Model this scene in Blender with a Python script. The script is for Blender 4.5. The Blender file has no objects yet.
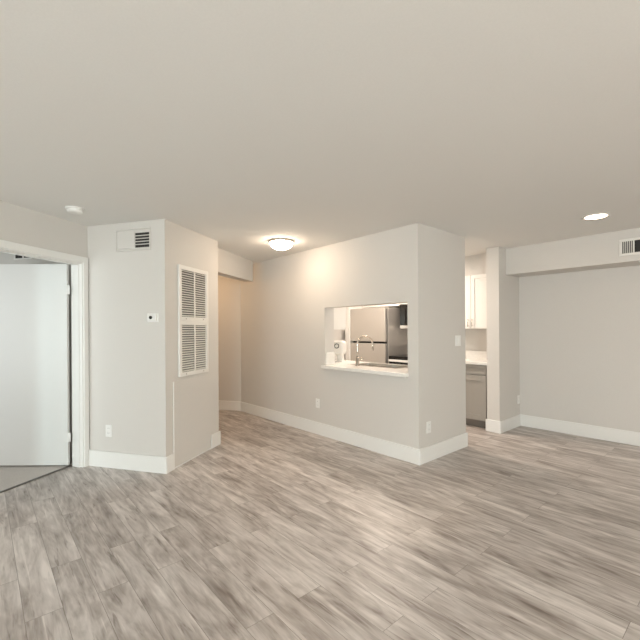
import bpy, bmesh, math
from mathutils import Vector, Matrix
sc = bpy.context.scene
col = sc.collection
PI = math.pi
R = math.radians

# ------------------------------------------------------------------ camera
# world axes follow the kitchen wall: +X along it to the right, +Y into the kitchen
YAW = 48.93
cam_data = bpy.data.cameras.new('camera')
cam = bpy.data.objects.new('camera', cam_data)
col.objects.link(cam)
cam_data.sensor_width = 36.0
cam_data.lens = 36.0 * 390 / 640
cam_data.shift_y = 0.015
cam_data.clip_start = 0.02
cam.matrix_world = (Matrix.Translation((0, 0, 1.37)) @ Matrix.Rotation(R(YAW), 4, 'Z')
                    @ Matrix.Rotation(R(90), 4, 'X') @ Matrix.Rotation(R(-0.35), 4, 'Z'))
sc.camera = cam

# ------------------------------------------------------------------ world, daylight, exposure
sc.view_settings.view_transform = 'Standard'
sc.view_settings.look = 'None'
sc.view_settings.gamma = 1.0
sc.view_settings.use_curve_mapping = False
sc.view_settings.exposure = 0.11
w = bpy.data.worlds.new('sky')
sc.world = w
w.use_nodes = True
nt = w.node_tree
bg = nt.nodes['Background']
sky = nt.nodes.new('ShaderNodeTexSky')
sky.sky_type = 'HOSEK_WILKIE'
sky.turbidity = 4.0
nt.links.new(sky.outputs['Color'], bg.inputs['Color'])
bg.inputs['Strength'].default_value = 0.35


def area_light(name, loc, rot, sx, sy, power, color):
    d = bpy.data.lights.new(name, 'AREA')
    d.shape = 'RECTANGLE'
    d.size = sx
    d.size_y = sy
    d.energy = power
    d.color = color
    o = bpy.data.objects.new(name, d)
    o.location = loc
    o.rotation_euler = rot
    col.objects.link(o)
    return o


DAY = (0.90, 0.98, 1.0)
WARM = (1.0, 0.80, 0.62)
# daylight by the patio door behind the camera, plus unseen side-wall window light
# added as fill, its power and tint fitted
area_light('daylight_patio_door', (0.7, -4.94, 1.10), (R(80), 0, 0), 2.3, 1.9, 138, (0.90, 0.90, 0.91))
area_light('rear_side_window_fill', (3.54, -3.2, 1.35), (R(80), 0, R(60)), 1.5, 1.4, 165, (0.74, 0.97, 1.0))
area_light('side_window_fill', (3.54, 0.8, 1.35), (R(80), 0, R(90)), 2.3, 1.4, 92, (1, 0.89, 0.78))
# added unseen spot without fixture, pooling light on the floor before the kitchen wall
sp = bpy.data.lights.new('floor_pool_spot', 'SPOT')
sp.energy = 85
sp.color = (1.0, 0.86, 0.70)
sp.spot_size = R(24)
sp.spot_blend = 0.75
sp.shadow_soft_size = 0.06
so_ = bpy.data.objects.new('floor_pool_spot', sp)
so_.location = (-0.5, 0.9, 2.41)
so_.rotation_euler = (Vector((-1.92, 2.52, 0)) - Vector(so_.location)).to_track_quat('-Z', 'Y').to_euler()
col.objects.link(so_)
# daylight from the bedroom window, on the wall the open door faces
BED_POWER = 24


def lamp(name, loc, power, color, radius=0.06):
    d = bpy.data.lights.new(name, 'POINT')
    d.energy = power
    d.color = color
    d.shadow_soft_size = radius
    o = bpy.data.objects.new(name, d)
    o.location = loc
    col.objects.link(o)
    return o


# ------------------------------------------------------------------ materials
def new_mat(name):
    m = bpy.data.materials.new(name)
    m.use_nodes = True
    n = m.node_tree
    return m, n, n.nodes['Principled BSDF']


def plain(name, color, rough=0.5, metal=0.0, bump=0.0, bscale=200.0, vary=0.03):
    m, n, b = new_mat(name)
    tc = n.nodes.new('ShaderNodeTexCoord')
    nz = n.nodes.new('ShaderNodeTexNoise')
    nz.inputs['Scale'].default_value = bscale
    nz.inputs['Detail'].default_value = 3
    n.links.new(tc.outputs['Object'], nz.inputs['Vector'])
    mx = n.nodes.new('ShaderNodeMix')
    mx.data_type = 'RGBA'
    c = Vector(color)
    mx.inputs[6].default_value = (*(c * (1 - vary)), 1)
    mx.inputs[7].default_value = (*(c * (1 + vary)), 1)
    n.links.new(nz.outputs['Fac'], mx.inputs[0])
    n.links.new(mx.outputs[2], b.inputs['Base Color'])
    b.inputs['Roughness'].default_value = rough
    b.inputs['Metallic'].default_value = metal
    if bump:
        bp = n.nodes.new('ShaderNodeBump')
        bp.inputs['Strength'].default_value = bump
        bp.inputs['Distance'].default_value = 0.004
        n.links.new(nz.outputs['Fac'], bp.inputs['Height'])
        n.links.new(bp.outputs['Normal'], b.inputs['Normal'])
    return m


def emit(name, color, strength):
    m, n, b = new_mat(name)
    b.inputs['Base Color'].default_value = (*color, 1)
    b.inputs['Emission Color'].default_value = (*color, 1)
    b.inputs['Emission Strength'].default_value = strength
    return m


M = {}
M['paint'] = plain('greige_wall_paint', (0.67, 0.64, 0.60), 0.62, bump=0.10, bscale=90)
M['ceil'] = plain('ceiling_paint', (0.81, 0.80, 0.77), 0.85, bump=0.12, bscale=120)
M['trim'] = plain('white_trim_paint', (0.84, 0.83, 0.80), 0.38)
M['door'] = plain('white_door_paint', (0.80, 0.80, 0.78), 0.40)
M['plastic'] = plain('white_plastic', (0.86, 0.85, 0.82), 0.35)
M['grille'] = plain('white_grille_enamel', (0.82, 0.80, 0.76), 0.4)
M['dark'] = plain('duct_shade_and_dark_parts', (0.035, 0.033, 0.030), 0.8)  # shade inside ducts as colour; also gasket, slots and dial
M['duct'] = plain('grey_duct_backing', (0.16, 0.15, 0.14), 0.8)  # backing plate colour, with the duct's shade put in
M['black'] = plain('black_glass', (0.012, 0.011, 0.010), 0.12)
M['steel'] = plain('brushed_steel', (0.62, 0.585, 0.54), 0.30, metal=0.65, vary=0.04)
M['chrome'] = plain('brushed_nickel', (0.56, 0.52, 0.465), 0.26, metal=1.0)
M['counter'] = plain('white_stone_counter', (0.82, 0.80, 0.76), 0.25, vary=0.05, bscale=25)
M['cabinet'] = plain('white_cabinet_paint', (0.82, 0.80, 0.76), 0.38)
M['greycab'] = plain('grey_cabinet_paint', (0.36, 0.335, 0.30), 0.42)
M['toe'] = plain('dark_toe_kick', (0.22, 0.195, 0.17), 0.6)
M['carpet'] = plain('beige_carpet', (0.56, 0.515, 0.475), 0.95, bump=0.9, bscale=160, vary=0.25)
M['strip'] = plain('dark_threshold', (0.16, 0.15, 0.135), 0.5)
M['bowl'] = emit('lit_frosted_glass', (1.0, 0.80, 0.61), 42.0)
M['led'] = emit('lit_downlight_lens', (1.0, 0.76, 0.55), 14.0)
m, n, b = new_mat('window_glass')
b.inputs['Transmission Weight'].default_value = 1.0
b.inputs['Roughness'].default_value = 0.0
b.inputs['IOR'].default_value = 1.05
M['glass'] = m


def floor_material():
    m, n, b = new_mat('grey_oak_plank')
    L = n.links.new
    N = n.nodes.new
    tc = N('ShaderNodeTexCoord')
    br = N('ShaderNodeTexBrick')
    br.offset = 0.37
    br.offset_frequency = 2
    br.inputs['Color1'].default_value = (0, 0, 0, 1)
    br.inputs['Color2'].default_value = (1, 1, 1, 1)
    br.inputs['Mortar'].default_value = (0.5, 0.5, 0.5, 1)
    br.inputs['Scale'].default_value = 1.0
    br.inputs['Mortar Size'].default_value = 0.0012
    br.inputs['Mortar Smooth'].default_value = 0.1
    br.inputs['Bias'].default_value = 0.0
    br.inputs['Brick Width'].default_value = 1.15
    br.inputs['Row Height'].default_value = 0.152
    L(tc.outputs['Object'], br.inputs['Vector'])
    # each plank shifts its own grain
    sep = N('ShaderNodeSeparateColor')
    L(br.outputs['Color'], sep.inputs[0])
    w1 = N('ShaderNodeMath')
    w1.operation = 'MULTIPLY'
    w1.inputs[1].default_value = 37.0
    L(sep.outputs[0], w1.inputs[0])

    def grain(sx, sy, scale, detail, rough, dist):
        mp = N('ShaderNodeMapping')
        mp.inputs['Scale'].default_value = (sx, sy, 1)
        L(tc.outputs['Object'], mp.inputs['Vector'])
        nz = N('ShaderNodeTexNoise')
        nz.noise_dimensions = '4D'
        nz.inputs['Scale'].default_value = scale
        nz.inputs['Detail'].default_value = detail
        nz.inputs['Roughness'].default_value = rough
        nz.inputs['Distortion'].default_value = dist
        L(mp.outputs['Vector'], nz.inputs['Vector'])
        L(w1.outputs[0], nz.inputs['W'])
        return nz
    broad = grain(1.3, 6.5, 1.0, 4, 0.58, 1.1)
    fine = grain(1.5, 28.0, 1.3, 4, 0.62, 0.8)
    knot = grain(2.4, 12.0, 1.0, 3, 0.5, 2.2)

    def mul_add(src, k, a):
        q = N('ShaderNodeMath')
        q.operation = 'MULTIPLY_ADD'
        q.inputs[1].default_value = k
        q.inputs[2].default_value = a
        L(src, q.inputs[0])
        return q.outputs[0]

    def add(a, c):
        q = N('ShaderNodeMath')
        q.operation = 'ADD'
        L(a, q.inputs[0])
        L(c, q.inputs[1])
        return q.outputs[0]
    v = add(add(mul_add(broad.outputs['Fac'], 1.45, -0.725), mul_add(fine.outputs['Fac'], 0.55, -0.275)),
            add(mul_add(knot.outputs['Fac'], 0.95, -0.475), mul_add(sep.outputs[0], 0.16, 0.44)))
    fleck = grain(4.2, 44.0, 1.0, 2, 0.5, 1.0)
    fl = N('ShaderNodeMapRange')
    fl.inputs['From Min'].default_value = 0.60
    fl.inputs['From Max'].default_value = 0.74
    fl.inputs['To Min'].default_value = 0.0
    fl.inputs['To Max'].default_value = -0.32
    L(fleck.outputs['Fac'], fl.inputs['Value'])
    pale_streak = grain(1.9, 38.0, 1.0, 2, 0.5, 0.8)  # thin paler streaks in the grain
    sh = N('ShaderNodeMapRange')
    sh.inputs['From Min'].default_value = 0.62
    sh.inputs['From Max'].default_value = 0.76
    sh.inputs['To Min'].default_value = 0.0
    sh.inputs['To Max'].default_value = 0.30
    L(pale_streak.outputs['Fac'], sh.inputs['Value'])
    v = add(v, add(fl.outputs['Result'], sh.outputs['Result']))
    rp = N('ShaderNodeValToRGB')
    cr = rp.color_ramp
    cr.elements[0].position = 0.08
    cr.elements[0].color = (0.205, 0.166, 0.142, 1)
    cr.elements[1].position = 0.98
    cr.elements[1].color = (0.78, 0.72, 0.68, 1)
    e = cr.elements.new(0.38)
    e.color = (0.40, 0.35, 0.318, 1)
    e = cr.elements.new(0.62)
    e.color = (0.56, 0.508, 0.474, 1)
    L(v, rp.inputs['Fac'])
    seam = N('ShaderNodeMix')
    seam.data_type = 'RGBA'
    L(br.outputs['Fac'], seam.inputs[0])
    L(rp.outputs['Color'], seam.inputs[6])
    seam.inputs[7].default_value = (0.22, 0.19, 0.16, 1)
    L(seam.outputs[2], b.inputs['Base Color'])
    b.inputs['Roughness'].default_value = 0.37
    bp = N('ShaderNodeBump')
    bp.inputs['Strength'].default_value = 0.12
    bp.inputs['Distance'].default_value = 0.002
    L(fine.outputs['Fac'], bp.inputs['Height'])
    L(bp.outputs['Normal'], b.inputs['Normal'])
    return m


M['floor'] = floor_material()


# ------------------------------------------------------------------ mesh helpers
def bx(bm, x0, x1, y0, y1, z0, z1, bevel=0.0, seg=2):
    r = bmesh.ops.create_cube(bm, size=1.0)
    vs = r['verts']
    for v in vs:
        v.co = Vector(((x0 + x1) / 2 + v.co.x * (x1 - x0), (y0 + y1) / 2 + v.co.y * (y1 - y0), (z0 + z1) / 2 + v.co.z * (z1 - z0)))
    if bevel:
        es = list({e for v in vs for e in v.link_edges})
        bmesh.ops.bevel(bm, geom=es, offset=bevel, segments=seg, profile=0.5, affect='EDGES')
    return bm


def box(*a, **k):
    return bx(bmesh.new(), *a, **k)


def tube(bm, pts, rad, seg=14):
    """round bar along pts; rad is a number or one per point"""
    pts = [Vector(p) for p in pts]
    rads = rad if isinstance(rad, (list, tuple)) else [rad] * len(pts)
    rings = []
    up = None
    for i, p in enumerate(pts):
        t = (pts[min(i + 1, len(pts) - 1)] - pts[max(i - 1, 0)]).normalized()
        if up is None:
            up = Vector((0, 0, 1)) if abs(t.z) < 0.9 else Vector((1, 0, 0))
        a = t.cross(up)
        if a.length < 1e-4:
            a = t.orthogonal()
        a.normalize()
        c = a.cross(t).normalized()
        up = c
        rings.append([bm.verts.new(p + (a * math.cos(2 * PI * k / seg) + c * math.sin(2 * PI * k / seg)) * rads[i]) for k in range(seg)])
    for r0, r1 in zip(rings, rings[1:]):
        for k in range(seg):
            f = bm.faces.new((r0[k], r0[(k + 1) % seg], r1[(k + 1) % seg], r1[k]))
            f.smooth = True
    bm.faces.new(rings[0][::-1])
    bm.faces.new(rings[-1])
    bmesh.ops.recalc_face_normals(bm, faces=bm.faces)
    return bm


def lathe(bm, prof, seg=40, center=(0, 0, 0), smooth=True):
    """prof: list of (radius, z) revolved about the vertical axis"""
    c = Vector(center)
    rings = []
    for r, z in prof:
        if r < 1e-6:
            rings.append([bm.verts.new(c + Vector((0, 0, z)))])
        else:
            rings.append([bm.verts.new(c + Vector((r * math.cos(2 * PI * k / seg), r * math.sin(2 * PI * k / seg), z))) for k in range(seg)])
    for a, d in zip(rings, rings[1:]):
        for k in range(seg):
            k2 = (k + 1) % seg
            if len(a) == 1 and len(d) == 1:
                continue
            if len(a) == 1:
                f = bm.faces.new((a[0], d[k], d[k2]))
            elif len(d) == 1:
                f = bm.faces.new((a[k], a[k2], d[0]))
            else:
                f = bm.faces.new((a[k], a[k2], d[k2], d[k]))
            f.smooth = smooth
    bmesh.ops.recalc_face_normals(bm, faces=bm.faces)
    return bm


def obj(name, bm, mat, parent=None, loc=(0, 0, 0), rot=0.0):
    me = bpy.data.meshes.new(name)
    bm.to_mesh(me)
    bm.free()
    me.materials.append(mat)
    o = bpy.data.objects.new(name, me)
    col.objects.link(o)
    o.location = loc
    o.rotation_euler = (0, 0, rot)
    if parent:
        o.parent = parent
    return o


def struct(name, bm, mat, frame=(0, 0, 0), parent=None):
    o = obj(name, bm, mat, parent, (frame[0], frame[1], 0) if not parent else (0, 0, 0), frame[2] if not parent else 0)
    if not parent:
        o['kind'] = 'structure'
    return o


def thing(name, label, cat, frame, x=0.0, y=0.0, z=0.0, group=None):
    """Empty placed in a wall frame: local x runs right along the wall, y into it, z up"""
    o = bpy.data.objects.new(name, None)
    o.empty_display_size = 0.05
    col.objects.link(o)
    a = frame[2]
    o.location = (frame[0] + x * math.cos(a) - y * math.sin(a), frame[1] + x * math.sin(a) + y * math.cos(a), z)
    o.rotation_euler = (0, 0, a)
    o['label'] = label
    o['category'] = cat
    if group:
        o['group'] = group
    return o


def relabel(o, label):
    o['label'] = label
    return o


def copy_tree(o, parent=None):
    c = o.copy()
    col.objects.link(c)
    if parent:
        c.parent = parent
    for ch in list(o.children):
        copy_tree(ch, c)
    return c


def place(o, frame, x, y, z):
    a = frame[2]
    o.location = (frame[0] + x * math.cos(a) - y * math.sin(a), frame[1] + x * math.sin(a) + y * math.cos(a), z)
    o.rotation_euler = (0, 0, a)
    return o


# ------------------------------------------------------------------ frames
H = 2.44
TL = R(33.43)                                   # the left part of the room is turned by this much
dT = Vector((math.cos(TL), math.sin(TL)))       # along the thermostat wall, to the right
dL = Vector((-math.sin(TL), math.cos(TL)))      # along the door wall, away from the camera
C0 = Vector((-4.560, 0.831))
C1 = C0 + dT * 0.919
F_DOOR = (C0.x, C0.y, TL + PI / 2)              # x = dL, y = -dT
F_THERM = (C0.x, C0.y, TL)                      # x = dT, y = dL
F_GRILLE = (C1.x, C1.y, TL + PI / 2)
F_HALL = F_DOOR
F_W1 = (0, 3.333, 0)
F_W2 = (-2.313, 0, PI / 2)
F_STUB = (-2.303, 0, PI / 2)                      # x = +Y, y = -X
F_RIGHT = (0, 5.74, 0)
F0 = (0, 0, 0)

# ------------------------------------------------------------------ room shell
struct('floor', box(-9.5, 3.9, -5.3, 6.0, -0.10, 0.0), M['floor'])
struct('ceiling', box(-9.5, 3.9, -5.3, 6.0, H, H + 0.10), M['ceil'])
bm = box(-2.60, 0.30, 0.165, 3.3, 0.0, 0.009)
struct('floor_bedroom', bm, M['carpet'], F_DOOR)
struct('trim_1', box(-0.92, -0.06, 0.150, 0.172, 0.0, 0.011, bevel=0.004), M['strip'], F_DOOR)

# kitchen partition with the pass-through
X0, X1, Z0, Z1 = -3.732, -2.446, 0.874, 1.652
bm = bmesh.new()
bx(bm, -5.95, X0, 3.333, 3.493, 0, H)
bx(bm, X1, -2.313, 3.333, 3.493, 0, H)
bx(bm, X0, X1, 3.333, 3.493, 0, Z0)
bx(bm, X0, X1, 3.333, 3.493, Z1, H)
struct('wall_kitchen', bm, M['paint'])
struct('wall_kitchen_end', box(-2.443, -2.313, 3.493, 4.262, 0, H), M['paint'])
struct('wall_kitchen_far', box(-5.37, -5.25, 3.493, 5.74, 0, H), M['paint'])
struct('wall_stub', box(-2.470, -2.303, 5.11, 5.74, 0, H), M['paint'])
struct('wall_right', box(-2.470, 3.75, 5.74, 5.86, 0, H), M['paint'])
struct('wall_kitchen_back', box(-5.37, -2.470, 5.74, 5.86, 0, H), M['paint'])
struct('wall_kitchen_soffit', box(-5.25, -2.470, 5.425, 5.74, 2.15, H), M['paint'])
struct('wall_soffit', box(-2.303, 3.6, 5.325, 5.74, 2.09, H), M['paint'])
bm = bmesh.new()
SW = ((-4.0, -2.4), (-0.4, 2.0))                         # two unseen windows added in the side wall to light the room
bx(bm, 3.6, 3.75, -5.0, SW[0][0], 0, H)
bx(bm, 3.6, 3.75, SW[0][1], SW[1][0], 0, H)
bx(bm, 3.6, 3.75, SW[1][1], 5.74, 0, H)
for y0, y1 in SW:
    bx(bm, 3.6, 3.75, y0, y1, 0, 0.6)
    bx(bm, 3.6, 3.75, y0, y1, 2.1, H)
struct('wall_dining_side', bm, M['paint'])
for nm, (y0, y1) in zip(('window_2', 'window_3'), SW):
    bm = bmesh.new()
    for y in (y0, (y0 + y1) / 2 - 0.025, y1 - 0.05):
        bx(bm, 3.66, 3.72, y, y + 0.05, 0.6, 2.1)
    for z in (0.6, 2.05):
        bx(bm, 3.66, 3.72, y0 + 0.05, y1 - 0.05, z, z + 0.05)
    wf = struct(nm, bm, M['trim'])
    obj('pane', box(3.687, 3.693, y0 + 0.05, y1 - 0.05, 0.65, 2.05), M['glass'], wf)
# wall behind the camera, with a patio door
bm = bmesh.new()
bx(bm, -1.0, -0.5, -5.14, -5.0, 0, H)
bx(bm, -0.5, 1.9, -5.14, -5.0, 2.1, H)
bx(bm, 1.9, 3.75, -5.14, -5.0, 0, H)
struct('wall_behind', bm, M['paint'])
bm = bmesh.new()
for x0, x1 in ((-0.5, -0.45), (0.665, 0.735), (1.85, 1.9)):
    bx(bm, x0, x1, -5.11, -5.05, 0, 2.1)
bx(bm, -0.45, 1.85, -5.11, -5.05, 0, 0.05)
bx(bm, -0.45, 1.85, -5.11, -5.05, 2.05, 2.1)
wf = struct('window_1', bm, M['trim'])
obj('pane', box(-0.45, 1.85, -5.083, -5.077, 0.05, 2.05), M['glass'], wf)

# left part of the room
bm = bmesh.new()
bx(bm, -7.1, -0.90, 0, 0.13, 0, H)
bx(bm, -0.060, 0.0, 0, 0.13, 0, H)
bx(bm, -0.90, -0.060, 0, 0.13, 2.055, H)
struct('wall_left', bm, M['paint'], F_DOOR)
struct('wall_thermostat', box(0, 0.919, 0, 0.12, 0, H), M['paint'], F_THERM)
struct('wall_grille', box(0.12, 0.98, 0, 0.12, 0, H), M['paint'], F_GRILLE)
struct('wall_closet_back', box(0.86, 0.98, -0.799, 1.6, 0, H), M['paint'], F_DOOR)
struct('wall_hall_end', box(0.98, 2.93, 1.5, 1.62, 0, H), M['paint'], F_HALL)
struct('wall_hall', box(2.81, 2.93, -0.45, 1.5, 0, H), M['paint'], F_HALL)
struct('wall_header', box(0.98, 2.36, -0.729, -0.58, 2.125, H), M['paint'], F_HALL)
struct('wall_bedroom_back', box(0.12, 0.24, 0.15, 3.3, 0, H), M['paint'], F_DOOR)
struct('wall_bedroom_side', box(-2.6, 0.24, 3.3, 3.42, 0, H), M['paint'], F_DOOR)
struct('wall_bedroom_front', box(-2.72, -2.6, 0.15, 3.42, 0, H), M['paint'], F_DOOR)

# ------------------------------------------------------------------ baseboards and casing
BH, BT = 0.160, 0.016


def base(name, frame, *runs, h=BH):
    bm = bmesh.new()
    for x0, x1, y0, y1 in runs:
        bx(bm, x0, x1, y0, y1, 0.0, h, bevel=0.003, seg=1)
    return struct(name, bm, M['trim'], frame)


base('baseboard_kitchen', F0, (-5.87, -2.297, 3.317, 3.333))
base('baseboard_kitchen_end', F0, (-2.313, -2.297, 3.333, 4.278), (-2.443, -2.313, 4.262, 4.278))
base('baseboard_stub', F0, (-2.486, -2.287, 5.094, 5.11), (-2.303, -2.287, 5.11, 5.724))
base('baseboard_right', F0, (-2.303, 3.6, 5.724, 5.74))
base('baseboard_hall', F_HALL, (2.794, 2.81, -0.30, 1.5))
base('baseboard_thermostat', F_THERM, (0.0, 0.935, -0.016, 0.0))
base('baseboard_grille', F_GRILLE, (0.0, 0.115, -0.016, 0.0), (0.80, 0.996, -0.016, 0.0))
struct('trim_2', box(0.115, 0.80, -0.008, 0, 0, 0.014, bevel=0.003), M['trim'], F_GRILLE)
base('baseboard_left', F_DOOR, (-6.97, -0.985, -0.016, 0.0))
bm = bmesh.new()
for x0, x1, z0, z1 in ((-0.062, -0.010, 0, 2.115), (-0.980, -0.905, 0, 2.115), (-0.905, -0.062, 2.052, 2.115)):
    bx(bm, x0, x1, -0.018, 0, z0, z1, bevel=0.004, seg=2)
struct('trim_3', bm, M['trim'], F_DOOR)                    # casing on the wall face
bm = bmesh.new()
bx(bm, -0.074, -0.059, -0.003, 0.133, 0, 2.056, bevel=0.002, seg=1)
bx(bm, -0.902, -0.886, -0.003, 0.133, 0, 2.056, bevel=0.002, seg=1)
bx(bm, -0.886, -0.074, -0.003, 0.133, 2.042, 2.056, bevel=0.002, seg=1)
bx(bm, -0.082, -0.074, 0.030, 0.065, 0, 2.042, bevel=0.002, seg=1)
bx(bm, -0.876, -0.082, 0.030, 0.065, 2.032, 2.042, bevel=0.002, seg=1)
struct('trim_4', bm, M['trim'], F_DOOR)                    # jamb lining with stop

# ------------------------------------------------------------------ bedroom door, standing open
HX, HY = -0.079, 0.140                                     # hinge pin in the door-wall frame
a = F_DOOR[2]
hx = C0.x + HX * math.cos(a) - HY * math.sin(a)
hy = C0.y + HX * math.sin(a) + HY * math.cos(a)
# local +x runs from the hinge along the leaf; the leaf lies parallel to the picture
F_LEAF = (hx, hy, R(YAW + 180.0))
door = bpy.data.objects.new('door_1', None)
door.location = (hx, hy, 0)
door.rotation_euler = (0, 0, F_LEAF[2])
door['kind'] = 'structure'
col.objects.link(door)
obj('door_leaf', box(0.014, 0.826, -0.004, 0.031, 0.024, 2.046, bevel=0.002, seg=1), M['door'], door)
for z in (1.785, 0.305):
    bm = bmesh.new()
    tube(bm, [(0, 0.030, z - 0.045), (0, 0.030, z + 0.045)], 0.0065)
    bx(bm, -0.016, 0.018, 0.030, 0.034, z - 0.045, z + 0.045)
    obj('hinge', bm, M['trim'], door)
# bedroom daylight
bl = area_light('daylight_bedroom', (0, 0, 0), (0, 0, 0), 1.4, 1.4, BED_POWER, DAY)
p = C0 + dL * (-2.5) - dT * 1.25
bl.location = (p.x, p.y, 1.4)
bl.rotation_euler = (R(90), 0, F_DOOR[2] - PI / 2)


# ------------------------------------------------------------------ registers and grilles
def frame_bm(wd, ht, bord, d0, d1):
    """rectangular frame centred on x = 0, z = 0, standing proud of the wall (y < 0)"""
    bm = bmesh.new()
    bx(bm, -wd / 2, wd / 2, -d1, d0, ht / 2 - bord, ht / 2, bevel=0.003, seg=1)
    bx(bm, -wd / 2, wd / 2, -d1, d0, -ht / 2, -ht / 2 + bord, bevel=0.003, seg=1)
    bx(bm, -wd / 2, -wd / 2 + bord, -d1, d0, -ht / 2 + bord, ht / 2 - bord, bevel=0.003, seg=1)
    bx(bm, wd / 2 - bord, wd / 2, -d1, d0, -ht / 2 + bord, ht / 2 - bord, bevel=0.003, seg=1)
    return bm


# supply register, left half shut, right half open
t = thing('wall_register', 'wall air register high above the thermostat, left half closed and right half showing dark slots', 'vent', F_THERM, 0.560, 0, 2.265)
obj('frame', frame_bm(0.41, 0.22, 0.014, 0, 0.012), M['paint'], t)
obj('duct_shade_plate', box(0.026, 0.192, -0.003, 0, -0.080, 0.062), M['dark'], t)  # flat dark plate, the duct's shade put into its colour
obj('closed_damper', box(-0.174, 0.022, -0.008, 0, -0.084, 0.084, bevel=0.003), M['paint'], t)
bm = bmesh.new()
for k in range(4):
    z = -0.054 + k * 0.0285
    v = [(0.026, -0.011, z - 0.004), (0.192, -0.011, z - 0.004), (0.192, -0.003, z + 0.004), (0.026, -0.003, z + 0.004)]
    vs = [bm.verts.new(q) for q in v] + [bm.verts.new((q[0], q[1], q[2] + 0.004)) for q in v]
    for f in ((0, 1, 2, 3), (4, 5, 6, 7), (0, 1, 5, 4), (1, 2, 6, 5), (2, 3, 7, 6), (3, 0, 4, 7)):
        bm.faces.new([vs[i] for i in f])
bmesh.ops.recalc_face_normals(bm, faces=bm.faces)
obj('louver', bm, M['paint'], t)

# two return grilles stacked on the closet side
GX0, GX1 = 0.196, 0.735
GW = GX1 - GX0


def return_grille(label, zc, ht, group):
    t = thing('return_grille', label, 'vent', F_GRILLE, (GX0 + GX1) / 2, 0, zc, group)
    obj('frame', frame_bm(GW, ht, 0.042, 0, 0.022), M['grille'], t)
    obj('duct_backing', box(-GW / 2 + 0.042, GW / 2 - 0.042, -0.003, 0, -ht / 2 + 0.042, ht / 2 - 0.042), M['duct'], t)  # dark plate in place of a recess, shade put into its colour
    bm = bmesh.new()
    n = 20
    zin = ht - 0.084
    for k in range(n):
        z = -zin / 2 + (k + 0.5) * zin / n
        x0, x1 = -GW / 2 + 0.042, GW / 2 - 0.042
        q = [(x0, -0.018, z - 0.0065), (x1, -0.018, z - 0.0065), (x1, -0.005, z + 0.0045), (x0, -0.005, z + 0.0045)]
        vs = [bm.verts.new(c) for c in q] + [bm.verts.new((c[0], c[1], c[2] + 0.0022)) for c in q]
        for f in ((0, 1, 2, 3), (4, 5, 6, 7), (0, 1, 5, 4), (1, 2, 6, 5), (2, 3, 7, 6), (3, 0, 4, 7)):
            bm.faces.new([vs[i] for i in f])
    bmesh.ops.recalc_face_normals(bm, faces=bm.faces)
    obj('louver', bm, M['grille'], t)
    obj('support_bar', box(-0.012, 0.012, -0.020, -0.016, -zin / 2, zin / 2), M['grille'], t)
    for sx in (-1, 1):
        s = bmesh.new()
        tube(s, [(sx * 0.16, -0.022, -ht / 2 + 0.021), (sx * 0.16, -0.0245, -ht / 2 + 0.021)], 0.006, 10)
        obj('screw', s, M['chrome'], t)
    return t


return_grille('upper of the two louvered white return air grilles on the closet side wall', 1.753, 0.568, 'stacked return air grilles')
return_grille('lower of the two louvered white return air grilles on the closet side wall', 1.184, 0.568, 'stacked return air grilles')

# access panel below the grilles
t = thing('access_panel', 'flush painted access panel low on the closet side wall, below the two grilles', 'panel', F_GRILLE, 0.457, 0, 0.014)
obj('panel', box(-0.338, 0.338, -0.006, 0, 0.002, 0.845, bevel=0.002, seg=1), M['paint'], t)
obj('caulk_line', box(-0.342, -0.336, -0.008, 0, 0.002, 0.848), M['trim'], t)

# soffit register on the right
F_SOF = (0, 5.325, 0)
t = thing('soffit_register', 'white framed air register on the soffit face at the right edge', 'vent', F_SOF, -0.872, 0, 2.247)
obj('frame', frame_bm(0.40, 0.185, 0.028, 0, 0.014), M['grille'], t)
obj('duct_shade_plate', box(-0.172, 0.172, -0.003, 0, -0.065, 0.065), M['dark'], t)  # dark sheet painted as the shaded duct behind the vanes
bm = bmesh.new()
for k in range(5):
    x = -0.158 + k * 0.017
    bx(bm, x - 0.003, x + 0.003, -0.012, -0.003, -0.065, 0.065)
obj('vane', bm, M['grille'], t)
obj('divider', box(-0.078, -0.066, -0.014, -0.003, -0.065, 0.065), M['grille'], t)

# register high on the bedroom wall, seen over the door
F_BED = (C0.x + dL.x * 0.12, C0.y + dL.y * 0.12, TL)
t = thing('bedroom_register', 'dark slotted register on the bedroom wall, glimpsed above the open door', 'vent', F_BED, -1.02, 0, 2.255)
obj('frame', frame_bm(0.26, 0.16, 0.018, 0, 0.010), M['grille'], t)
obj('duct_shade_plate', box(-0.112, 0.112, -0.003, 0, -0.062, 0.062), M['dark'], t)  # shaded duct painted as a dark plate on the wall
obj('divider', box(-0.004, 0.010, -0.009, -0.003, -0.062, 0.062), M['grille'], t)

# ------------------------------------------------------------------ thermostat, outlets, switch
t = thing('thermostat', 'small white thermostat with a dark dial on the wall right of the door', 'thermostat', F_THERM, 0.785, 0, 1.495)
obj('wall_plate', box(-0.062, 0.062, -0.008, 0, -0.043, 0.043, bevel=0.003), M['plastic'], t)
obj('body', box(-0.050, 0.050, -0.026, -0.008, -0.033, 0.033, bevel=0.005), M['plastic'], t)
bm = bmesh.new()
tube(bm, [(-0.008, -0.026, 0.001), (-0.008, -0.032, 0.001)], 0.016, 24)
obj('dial', bm, M['black'], t)


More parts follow.
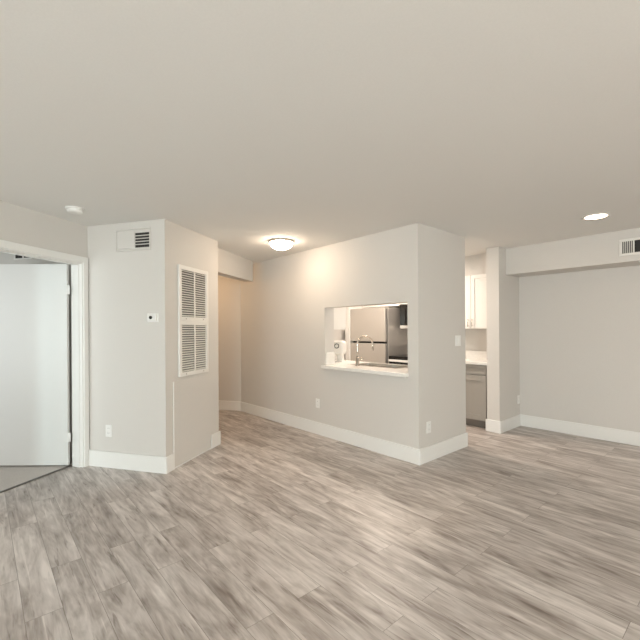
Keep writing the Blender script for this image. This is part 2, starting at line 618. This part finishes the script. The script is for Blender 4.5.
def make_outlet(label, frame, x, z):
    t = thing('wall_outlet', label, 'outlet', frame, x, 0, z, 'duplex wall outlets')
    obj('cover_plate', box(-0.038, 0.038, -0.007, 0, -0.060, 0.060, bevel=0.003), M['plastic'], t)
    for s in (-1, 1):
        so = obj('socket', box(-0.017, 0.017, -0.009, -0.006, s * 0.024 - 0.015, s * 0.024 + 0.015, bevel=0.0014, seg=1), M['plastic'], t)
        bm = bmesh.new()
        for dx in (-0.007, 0.007):
            bx(bm, dx - 0.001, dx + 0.001, -0.0094, -0.0088, s * 0.024 - 0.003, s * 0.024 + 0.007)
        obj('slot', bm, M['dark'], so)
    return t


outlet = make_outlet('white wall outlet below the thermostat wall register, close to the door casing', F_THERM, 0.255, 0.368)
for lab, fr, x, z in (
        ('white wall outlet low on the long wall, left below the kitchen pass-through', F_W1, -3.875, 0.405),
        ('white wall outlet low on the short wall end, below the light switch', F_W2, 3.50, 0.352),
        ('white wall outlet low on the stub wall beside the far right alcove', F_STUB, 5.695, 0.372)):
    place(relabel(copy_tree(outlet), lab), fr, x, 0, z)
t = thing('light_switch', 'white double rocker light switch on the wall end beside the kitchen doorway', 'switch', F_W2, 4.09, 0, 1.235)
obj('cover_plate', box(-0.058, 0.058, -0.007, 0, -0.060, 0.060, bevel=0.003), M['plastic'], t)
for s in (-1, 1):
    obj('rocker', box(s * 0.024 - 0.016, s * 0.024 + 0.016, -0.011, -0.006, -0.033, 0.033, bevel=0.002), M['plastic'], t)

# ------------------------------------------------------------------ ceiling fixtures
t = thing('dome_ceiling_light', 'lit frosted glass dome ceiling light in front of the long kitchen wall', 'ceiling light', (-3.843, 2.74, 0), 0, 0, H)
obj('base_ring', lathe(bmesh.new(), [(0, 0), (0.150, 0), (0.155, -0.006), (0.153, -0.020), (0.142, -0.024), (0, -0.024)]), M['chrome'], t)
prof = [(0.140 * math.cos(k * PI / 20), -0.022 - 0.085 * math.sin(k * PI / 20)) for k in range(11)]
prof[-1] = (0, prof[-1][1])
obj('glass_bowl', lathe(bmesh.new(), prof), M['bowl'], t)
obj('finial', lathe(bmesh.new(), [(0, -0.104), (0.009, -0.106), (0.010, -0.112), (0.006, -0.120), (0, -0.122)], 16), M['chrome'], t)


def recessed(label, x, y):
    t = thing('recessed_light', label, 'ceiling light', (x, y, 0), 0, 0, H)
    obj('trim_ring', lathe(bmesh.new(), [(0.088, 0), (0.112, 0), (0.112, -0.004), (0.104, -0.009), (0.090, -0.007), (0.088, 0)]), M['plastic'], t)
    obj('lens', lathe(bmesh.new(), [(0, -0.001), (0.089, -0.001), (0.089, -0.005), (0, -0.006)]), M['led'], t)
    return t


recessed('lit recessed downlight in the ceiling above the right side of the room', -1.075, 4.452)
t = thing('smoke_detector', 'round white smoke detector on the ceiling near the bedroom door', 'smoke detector', (-3.962, 0.628, 0), 0, 0, H)
obj('mounting_base', lathe(bmesh.new(), [(0, 0), (0.072, 0), (0.074, -0.008), (0.070, -0.012), (0, -0.012)]), M['plastic'], t)
obj('cover', lathe(bmesh.new(), [(0, -0.012), (0.062, -0.012), (0.060, -0.030), (0.050, -0.040), (0, -0.043)]), M['plastic'], t)

# ------------------------------------------------------------------ kitchen, sink side
bm = bmesh.new()
CT0, CT1 = 0.875, 0.915
SX0, SX1, SY0, SY1 = -3.56, -2.80, 3.60, 4.00          # sink cut-out
bx(bm, -3.752, -2.432, 3.278, 3.333, CT0, CT1, bevel=0.004, seg=2)
bx(bm, X0 + 0.001, X1 - 0.001, 3.331, 3.494, CT0, CT1)
bx(bm, -5.249, -2.444, 3.494, SY0, CT0, CT1)
bx(bm, -5.249, -2.444, SY1, 4.07, CT0, CT1)
bx(bm, -5.249, SX0, SY0, SY1, CT0, CT1)
bx(bm, SX1, -2.444, SY0, SY1, CT0, CT1)
t = obj('worktop', bm, M['counter'])
t['label'] = 'white stone sink worktop running out through the pass-through as a ledge'
t['category'] = 'worktop'
obj('side_splash', box(X0 + 0.001, X0 + 0.016, 3.345, 3.492, CT1, CT1 + 0.155, bevel=0.002, seg=1), M['counter'], t)

t = thing('kitchen_sink', 'steel sink set in the white worktop behind the pass-through', 'sink', (-3.18, 3.80, 0), 0, 0, 0.915)
bm = bmesh.new()
wx, wy = 0.378, 0.198
for q in ((-wx, -wx + 0.006, -wy, wy), (wx - 0.006, wx, -wy, wy), (-wx, wx, -wy, -wy + 0.006), (-wx, wx, wy - 0.006, wy), (-0.012, 0.012, -wy, wy)):
    bx(bm, q[0], q[1], q[2], q[3], -0.20, 0.0)
bx(bm, -wx, wx, -wy, wy, -0.206, -0.20)
obj('basin', bm, M['steel'], t)
obj('rim', frame_bm(0.79, 0.43, 0.020, 0.001, 0.004), M['steel'], t).rotation_euler = (-PI / 2, 0, 0)

t = thing('kitchen_faucet', 'brushed metal gooseneck faucet with a side lever standing at the sink', 'faucet', (-3.352, 3.535, 0), 0, 0, 0.915)
bm = bmesh.new()
lathe(bm, [(0, 0), (0.028, 0), (0.028, 0.010), (0.022, 0.016), (0.021, 0.105), (0.017, 0.112), (0, 0.112)], 24)
obj('body', bm, M['chrome'], t)
d = Vector((0.10, 0.235, 0)).normalized()
rr = 0.105
pts = [Vector((0, 0, 0.10)), Vector((0, 0, 0.18)), Vector((0, 0, 0.262))]
for k in range(1, 13):
    an = PI - k * PI / 12 * 1.04
    pts.append(d * (rr + rr * math.cos(an)) + Vector((0, 0, 0.262 + rr * math.sin(an))))
tip = pts[-1]
pts.append(tip + Vector((0, 0, -0.045)))
obj('spout', tube(bmesh.new(), pts, 0.0115, 16), M['chrome'], t)
bm = bmesh.new()
tube(bm, [tip + Vector((0, 0, -0.030)), tip + Vector((0, 0, -0.062))], [0.0145, 0.0155], 16)
obj('spray_head', bm, M['chrome'], t)
bm = bmesh.new()
tube(bm, [(0.012, 0, 0.075), (0.042, 0, 0.078), (0.100, -0.004, 0.096)], [0.011, 0.010, 0.006], 12)
obj('lever', bm, M['chrome'], t)


def shaker(bm, x0, x1, z0, z1, y, rail=0.055, th=0.020, rec=0.010):
    """five-piece door front facing -y, its face at y"""
    bx(bm, x0, x0 + rail, y, y + th, z0, z1, bevel=0.0015, seg=1)
    bx(bm, x1 - rail, x1, y, y + th, z0, z1, bevel=0.0015, seg=1)
    bx(bm, x0 + rail, x1 - rail, y, y + th, z0, z0 + rail, bevel=0.0015, seg=1)
    bx(bm, x0 + rail, x1 - rail, y, y + th, z1 - rail, z1, bevel=0.0015, seg=1)
    bx(bm, x0 + rail - 0.002, x1 - rail + 0.002, y + rec, y + th - 0.001, z0 + rail - 0.002, z1 - rail + 0.002)
    return bm


def pull(parent, x, z0, z1, y):
    bm = bmesh.new()
    tube(bm, [(x, y, z0 + 0.012), (x, y - 0.026, z0 + 0.012)], 0.004, 8)
    tube(bm, [(x, y, z1 - 0.012), (x, y - 0.026, z1 - 0.012)], 0.004, 8)
    tube(bm, [(x, y - 0.028, z0), (x, y - 0.028, z1)], 0.0055, 10)
    return obj('handle', bm, M['chrome'], parent)


def upper_cabinet(name, label, frame, x0, x1, z0, z1, depth, ndoors, handles=True, group=None):
    """wall cabinet: y = 0 is the door face, the body runs back (+y)"""
    t = thing(name, label, 'cabinet', frame, 0, 0, 0, group)
    obj('body', box(x0, x1, 0.021, depth, z0, z1), M['cabinet'], t)
    wd = (x1 - x0) / ndoors
    for k in range(ndoors):
        a, c = x0 + k * wd + 0.002, x0 + (k + 1) * wd - 0.002
        dr = obj('cabinet_door', shaker(bmesh.new(), a, c, z0 + 0.002, z1 - 0.002, 0.0), M['cabinet'], t)
        if handles:
            hx_ = (c - 0.030) if (k % 2 == 0 and ndoors > 1) else (a + 0.030)
            pull(dr, hx_, z0 + 0.03, z0 + 0.14, 0.0)
    return t


# wall cabinet on the back of the partition, its end seen through the opening
F_BACKW1 = (0, 3.493 + 0.335, PI)                        # faces +Y
upper_cabinet('wall_cabinet', 'white wall cabinet seen end-on at the left of the pass-through', F_BACKW1, 3.845, 5.24, 1.37, 2.15, 0.335, 3, False)
t = thing('sink_cabinet', 'white base cabinet carrying the sink worktop behind the partition', 'cabinet', (0, 4.04, PI), 0, 0, 0)
obj('body', box(2.447, 5.245, 0.021, 0.545, 0.10, 0.66), M['cabinet'], t)
obj('back_rail', box(2.447, 5.245, 0.50, 0.545, 0.66, 0.874), M['cabinet'], t)
obj('front_rail', box(2.447, 5.245, 0.002, 0.022, 0.66, 0.874), M['cabinet'], t)
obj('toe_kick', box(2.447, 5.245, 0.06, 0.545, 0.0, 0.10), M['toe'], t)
for k in range(5):
    obj('cabinet_door', shaker(bmesh.new(), 2.45 + k * 0.558, 3.0 + k * 0.558, 0.11, 0.65, 0.0), M['cabinet'], t)

# small appliance on the counter under that cabinet
t = thing('countertop_appliance', 'small cream round-cornered appliance with a dark ring dial on the sink counter', 'appliance', (-3.985, 3.83, 0), 0, 0, 0.915)
t.rotation_euler = (0, 0, R(30))
obj('foot', box(-0.06, 0.06, -0.07, 0.09, 0, 0.016, bevel=0.006), M['plastic'], t)
obj('stem', box(-0.025, 0.055, -0.02, 0.075, 0.014, 0.115, bevel=0.008), M['plastic'], t)
bm = box(-0.085, 0.085, -0.085, 0.10, 0.10, 0.295, bevel=0.035, seg=4)
obj('housing', bm, M['cabinet'], t)
bm = bmesh.new()
ring = []
for k in range(33):
    an = 2 * PI * k / 32
    ring.append((-0.010 + 0.030 * math.cos(an), -0.088, 0.225 + 0.030 * math.sin(an)))
tube(bm, ring, 0.005, 8)
obj('ring_dial', bm, M['dark'], t)

# ------------------------------------------------------------------ kitchen, far side
t = thing('base_cabinet', 'grey shaker base cabinet with drawer seen through the kitchen doorway', 'cabinet', (0, 5.155, 0), 0, 0, 0)
obj('body', box(-3.36, -2.472, 0.021, 0.58, 0.105, 0.874), M['greycab'], t)
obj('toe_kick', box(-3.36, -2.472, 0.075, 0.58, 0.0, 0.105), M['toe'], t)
for x0, x1 in ((-2.910, -2.508), (-3.355, -2.916)):
    dr = obj('drawer', shaker(bmesh.new(), x0, x1, 0.745, 0.862, 0.0, rail=0.032, rec=0.013), M['greycab'], t)
    dd = obj('cabinet_door', shaker(bmesh.new(), x0, x1, 0.115, 0.722, 0.0, rail=0.070, rec=0.013), M['greycab'], t)
t = obj('counter_slab', bx(box(-3.362, -2.472, 5.125, 5.74, 0.875, 0.915, bevel=0.004), -3.362, -2.472, 5.722, 5.739, 0.915, 1.030), M['counter'])
t['label'] = 'white stone counter with low backsplash on the grey base cabinet'
t['category'] = 'worktop'
F_UP = (0, 5.405, 0)
upper_cabinet('wall_cabinet', 'white two-door wall cabinet with bar pulls seen through the kitchen doorway', F_UP, -3.225, -2.472, 1.37, 2.15, 0.335, 2)
upper_cabinet('wall_cabinet', 'white short wall cabinet above the black microwave', F_UP, -4.125, -3.365, 1.79, 2.15, 0.335, 2, False)
upper_cabinet('wall_cabinet', 'white short wall cabinet above the steel refrigerator', F_UP, -4.998, -4.130, 1.770, 2.15, 0.335, 2, False)
struct('trim_5', box(-5.100, -5.003, 5.06, 5.74, 0, 2.15, bevel=0.003), M['cabinet'])

# refrigerator
t = thing('refrigerator', 'brushed steel top-freezer refrigerator seen through the pass-through', 'refrigerator', (-4.590, 5.083, 0), 0, 0, 0)
obj('body', box(-0.400, 0.400, 0.092, 0.645, 0.02, 1.735, bevel=0.006), M['steel'], t)
obj('door_gasket', box(-0.375, 0.375, 0.047, 0.093, 0.05, 1.715), M['dark'], t)
obj('freezer_door', box(-0.403, 0.403, 0.0, 0.048, 1.160, 1.738, bevel=0.008), M['steel'], t)
obj('refrigerator_door', box(-0.403, 0.403, 0.0, 0.048, 0.075, 1.128, bevel=0.008), M['steel'], t)
obj('toe_grille', box(-0.39, 0.39, 0.050, 0.092, 0.0, 0.07), M['dark'], t)

# range
t = thing('range', 'kitchen range with black glass cooktop beside the refrigerator', 'range', (-3.745, 5.10, 0), 0, 0, 0)
obj('body', box(-0.378, 0.378, 0.035, 0.63, 0.05, 0.900, bevel=0.004), M['steel'], t)
obj('cooktop', box(-0.380, 0.380, 0.0, 0.60, 0.874, 0.930, bevel=0.004), M['black'], t)
obj('front_trim', box(-0.380, 0.380, -0.008, 0.034, 0.838, 0.872, bevel=0.003), M['plastic'], t)
obj('oven_door', box(-0.376, 0.376, 0.0, 0.034, 0.24, 0.765, bevel=0.005), M['black'], t)
obj('storage_drawer', box(-0.376, 0.376, 0.002, 0.034, 0.06, 0.232, bevel=0.005), M['steel'], t)
obj('control_panel', box(-0.376, 0.376, 0.002, 0.034, 0.772, 0.836, bevel=0.004), M['black'], t)
bm = bmesh.new()
tube(bm, [(-0.32, 0.0, 0.735), (-0.32, -0.045, 0.735), (0.32, -0.045, 0.735), (0.32, 0.0, 0.735)], 0.010, 10)
obj('handle', bm, M['chrome'], t)
for k in range(5):
    bm = bmesh.new()
    tube(bm, [(-0.28 + k * 0.14, 0.004, 0.804), (-0.28 + k * 0.14, -0.028, 0.804)], [0.022, 0.018], 16)
    obj('knob', bm, M['black'], t)
obj('backguard', box(-0.380, 0.380, 0.575, 0.635, 0.90, 1.09, bevel=0.006), M['black'], t)

# microwave
t = thing('microwave', 'black over-range microwave with a pale bottom strip at the right of the pass-through', 'microwave', (-3.745, 5.405, 0), 0, 0, 0)
obj('body', box(-0.378, 0.378, 0.022, 0.334, 1.385, 1.785, bevel=0.003), M['black'], t)
obj('microwave_door', box(-0.378, 0.190, 0.0, 0.021, 1.435, 1.783, bevel=0.004), M['black'], t)
obj('control_panel', box(0.194, 0.378, 0.0, 0.021, 1.435, 1.783, bevel=0.004), M['black'], t)
obj('vent_strip', box(-0.378, 0.378, -0.004, 0.021, 1.378, 1.430, bevel=0.003), M['steel'], t)
bm = bmesh.new()
tube(bm, [(0.165, 0.0, 1.48), (0.165, -0.035, 1.48), (0.165, -0.035, 1.74), (0.165, 0.0, 1.74)], 0.008, 10)
obj('handle', bm, M['steel'], t)

# ------------------------------------------------------------------ lamps' own light
area_light('kitchen_ceiling_lamp', (-3.75, 4.58, 2.405), (0, 0, 0), 1.2, 0.35, 46, (1.0, 0.86, 0.74))
lamp('hall_lamp', (-6.0, 2.3, 2.1), 11.5, (1.0, 0.66, 0.38), 0.10)
